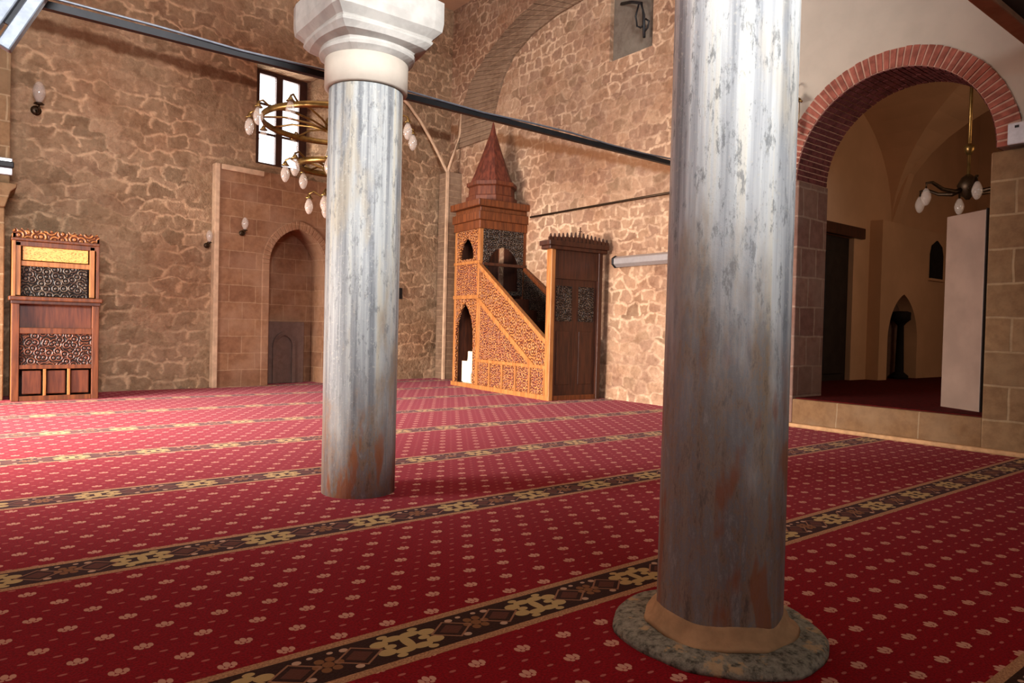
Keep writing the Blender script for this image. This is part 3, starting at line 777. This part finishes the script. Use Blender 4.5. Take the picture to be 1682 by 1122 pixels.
def sconce(name, label, MW, s=1.0, up=True):
    o = thing(name, label, 'wall lamp'); o.matrix_world = MW
    mb = MB(); mb.lathe([(.0, 0), (.045*s, .0), (.045*s, .012), (.015*s, .02)], (0, 0, 0), 12, Matrix.Rotation(PI/2, 4, 'X')); mb.build('wall_plate', M_brassd, o)
    mb = MB(); mb.tube([(0, -.015*s, 0), (0, -.07*s, -.04*s), (0, -.12*s, -.02*s), (0, -.12*s, .03*s)], .009*s, 6); mb.build('arm', M_brassd, o)
    mb = MB(); mb.lathe([(.02*s, .03*s), (.045*s, .035*s), (.03*s, .05*s)], (0, -.12*s, 0), 12); mb.build('cup', M_brassd, o)
    mb = MB(); shade_mesh(mb, (0, -.12*s, .045*s), s, True); mb.build('glass_shade', M_shade, o)
    return o
sconce('wall_sconce', 'dim glass wall sconce high on the dark stone at the far left', MA @ Matrix.Translation((.62, -.005, 3.62)), 1.35)
sconce('wall_sconce', 'small glass wall sconce on rubble just left of the niche surround', MA @ Matrix.Translation((2.78, -.005, 2.13)), .9)
sconce('wall_sconce', 'brass wall sconce fixed on the ashlar niche surround above its arch shoulder', MA @ Matrix.Translation((3.27, -.105, 2.36)), .95)
# hanging lantern by the brick arch
ln = thing('wall_lantern', 'brass lantern with glass chimney hanging on a curved arm beside the brick arch', 'wall lamp', (7.12, 4.16, 3.3))
mb = MB(); mb.tube([(.015, .06, .36), (-.03, .06, .42), (-.09, .03, .43), (-.13, .0, .38), (-.13, .0, .28)], .010, 6); mb.build('arm', M_brassd, ln)
mb = MB(); mb.lathe([(.015, .30), (.03, .27), (.07, .245), (.075, .225), (.04, .21)], (-.13, 0, 0), 14); mb.tube([(-.13, -.09, .2), (-.13, -.05, .235)], .012, 6); mb.build('cap', M_brass, ln)
mb = MB(); mb.lathe([(.03, .21), (.045, .15), (.05, .09), (.04, .03), (.028, .0)], (-.13, 0, 0), 14); mb.build('glass_chimney', M_shade, ln)
mb = MB(); mb.lathe([(.028, .0), (.045, -.01), (.05, -.05), (.03, -.07), (.04, -.09), (.02, -.13), (.0, -.15)], (-.13, 0, 0), 14)
for a in range(4): mb.tube([(-.13+.055*math.cos(a*PI/2+.4), .055*math.sin(a*PI/2+.4), .22), (-.13+.058*math.cos(a*PI/2+.4), .058*math.sin(a*PI/2+.4), .1), (-.13+.05*math.cos(a*PI/2+.4), .05*math.sin(a*PI/2+.4), -.01)], .004, 5)
mb.build('base', M_brass, ln)
# side room chandelier
s2 = thing('chandelier', 'small dark bronze chandelier hanging in the room beyond the brick arch', 'chandelier', (8.75, 3.08, 0))
mb = MB(); mb.tube([(0, 0, 4.75), (0, 0, 2.70)], .018, 8); mb.lathe([(.02, 3.18), (.06, 3.15), (.05, 3.1), (.02, 3.05)], (0, 0, 0), 12); mb.build('stem', M_brass, s2)
mb = MB(); mb.lathe([(.02, 2.84), (.07, 2.80), (.11, 2.72), (.09, 2.66), (.05, 2.60), (.02, 2.56)], (0, 0, 0), 14); mb.build('body', M_brassd, s2)
for i in range(6):
    a = i*PI/3+.5; ca, sa = math.cos(a), math.sin(a)
    mb = MB(); mb.tube([(q*ca, q*sa, z) for q, z in ((.05, 2.68), (.16, 2.64), (.30, 2.66), (.43, 2.73), (.50, 2.72), (.50, 2.66))], .022, 6, taper=[1.2, 1.2, 1, .8, .6, .5]); ar = mb.build('arm', M_brassd, s2)
    mb = MB(); shade_mesh(mb, (.5*ca, .5*sa, 2.66), .95); mb.build('glass_shade', M_shade, ar)

# ------------------------------------------------------------------ small fixtures
o = thing('twin_floodlight', 'grey metal twin lamp fixture clamped to the tie rod at top left', 'light fixture', (.20, 4.74, 2.62))
Mf = Matrix.Rotation(math.radians(-10), 4, 'Z') @ Matrix.Rotation(math.radians(27), 4, 'Y')
mb = MB(); mb.box(-.035, .035, -.03, .03, -.18, .30, Mf); mb.build('tube_housing', M_steel, o, .008)
mb = MB(); mb.box(-.13, -.06, -.03, .03, -.22, .30, Mf); mb.build('tube_housing', M_steel, o, .008)
mb = MB(); mb.box(-.10, .0, .0, .02, -.05, .18, Mf); mb.tube([(0.02, .03, .10), (.06, .09, .17)], .012, 6); mb.build('bracket', M_black, o)
h = thing('tube_heater', 'silver horizontal tube heater on the right stone wall near the front column', 'heater', (7.42, 6.2, 2.0))
mb = MB(); mb.prism([(-.02, -.07), (-.10, -.085), (-.16, -.04), (-.16, .04), (-.10, .075), (-.02, .06)], 'y', -.35, .85); mb.build('reflector_housing', M_chrome, h, .008)
mb = MB(); mb.prism([(0, -.075), (-.11, -.095), (-.175, -.045), (-.175, .045), (-.11, .085), (0, .07)], 'y', .85, .875); mb.build('end_cap', M_black, h, .005)
for yy in (-.2, .6): box('bracket', M_black, -.05, 0, yy, yy+.03, -.03, .03, h)
s = thing('iron_scroll_bracket', 'black wrought iron scroll bracket hanging in the cemented wall recess', 'bracket', (7.42, 6.7, 5.3))
mb = MB(); mb.tube([(.07, .55, .5), (.0, .30, .42), (-.05, .05, .30), (-.05, -.0, .12), (-.05, -.02, -.2)], .022, 6)
mb.tube([(-.05, .10, .3), (-.05, .15, .15), (-.05, .12, 0), (-.05, .05, -.04), (-.05, .0, -.02)], .014, 6)
mb.tube([(-.05, -.04, .05), (-.05, -.10, .0), (-.05, -.08, -.08), (-.05, -.02, -.12)], .014, 6); mb.build('scroll', M_black, s)
b = thing('speaker', 'small white box speaker above the right stone pier beside the arch foot', 'speaker', (7.12, 2.12, 2.68))
box('case', M_lime, -.09, .0, -.07, .07, 0, .19, b, .012); box('bracket', M_black, -.095, -.085, -.015, .015, .14, .16, b)
tag(box('wall_box', M_black, 0, .06, -.05, 0, 0, .2), 'small dark box on the stone wall just right of the far column', 'box').matrix_world = MA @ Matrix.Translation((6.30, 0, 1.50))
# tall panel leaning in the archway
p = thing('door_panel', 'tall grey brown wooden panel standing upright in the brick archway', 'panel', (7.60, 2.49, .31))
Mp = Matrix.Rotation(math.atan2(.44, .25), 4, 'Z')
mb = MB(); mb.box(0, .49, 0, .03, 0, 1.93, Mp); mb.build('board', M_board, p, .006)
mb = MB(); mb.box(-.012, .0, -.10, .03, 0, 1.94, Mp).box(0, .49, -.03, -.002, 0, 1.93, Mp); mb.build('dark_edge', M_darkwood_p, p)
# side-room small things
w2 = struct(bpy.data.objects.new('window_2', None)); COL.objects.link(w2); w2.location = (13.50, 5.22, 2.06)
mb = MB(); mb.prism([(-.26, 0), (-.26, .42), (-.2, .58), (0, .68), (.2, .58), (.26, .42), (.26, 0)], 'y', -.03, -.0); mb.build('shutter', M_leather, w2, .01)
mb = MB(); mb.box(-.30, .30, -.05, 0, -.04, 0); mb.build('window_sill', M_plaster_in, w2)
tp = thing('pedestal_stand', 'dark pedestal stand in the pointed niche of the side room', 'stand', (12.35, 5.28, .31))
mb = MB(); mb.lathe([(.14, 0), (.14, .06), (.07, .12), (.05, .9), (.09, .95), (.15, 1.0), (.15, 1.12), (.1, 1.14)], (0, 0, 0), 14); mb.build('pedestal', M_leather, tp)

# ------------------------------------------------------------------ light
wd = bpy.data.worlds.new('world'); SC.world = wd; wd.use_nodes = True
wd.node_tree.nodes['Background'].inputs[0].default_value = (.9, .95, 1, 1); wd.node_tree.nodes['Background'].inputs[1].default_value = 3
def area(name, loc, target, sx, sy, power, col, spread=180):
    l = bpy.data.lights.new(name, 'AREA'); l.shape = 'RECTANGLE'; l.size = sx; l.size_y = sy; l.energy = power; l.color = col; l.spread = math.radians(spread)
    o = bpy.data.objects.new(name, l); COL.objects.link(o); o.location = loc
    o.rotation_euler = (Vector(target)-Vector(loc)).to_track_quat('-Z', 'Y').to_euler(); return o
# doorway in the left wall
area('daylight_left_opening', (-3.55, 7.6, 1.15), (1.8, 8.1, .1), 4.8, 1.8, 820, (1, .88, .8), 80)
# high windows in the wall behind the camera
area('daylight_front_window', (-.2, -2.9, 4.1), (1.9, 3, 4.6), 3.1, 2.5, 400, (.97, .97, 1), 72)
# window in the back wall
wp = MA @ Vector((4.16, .75, 4.4)); wt = MA @ Vector((4.3, -6, 3.4))
area('daylight_back_window', wp, wt, 1.6, 1.8, 140, (1, .98, .95))
area('fill_ceiling', (2.5, 6.5, 7.1), (2.5, 6.7, 0), 4, 4, 60, (1, .86, .72), 120)  # added overhead fill for ambient light; the ceiling has no lantern
area('fill_side_room', (10, .4, 2.6), (11.5, 5, 2.2), 2.5, 1.5, 60, (1, .66, .42))  # added warm fill to brighten the side room; no window there

vs = SC.view_settings; vs.view_transform = 'Standard'; vs.look = 'None'; vs.exposure = -.18; vs.gamma = 1
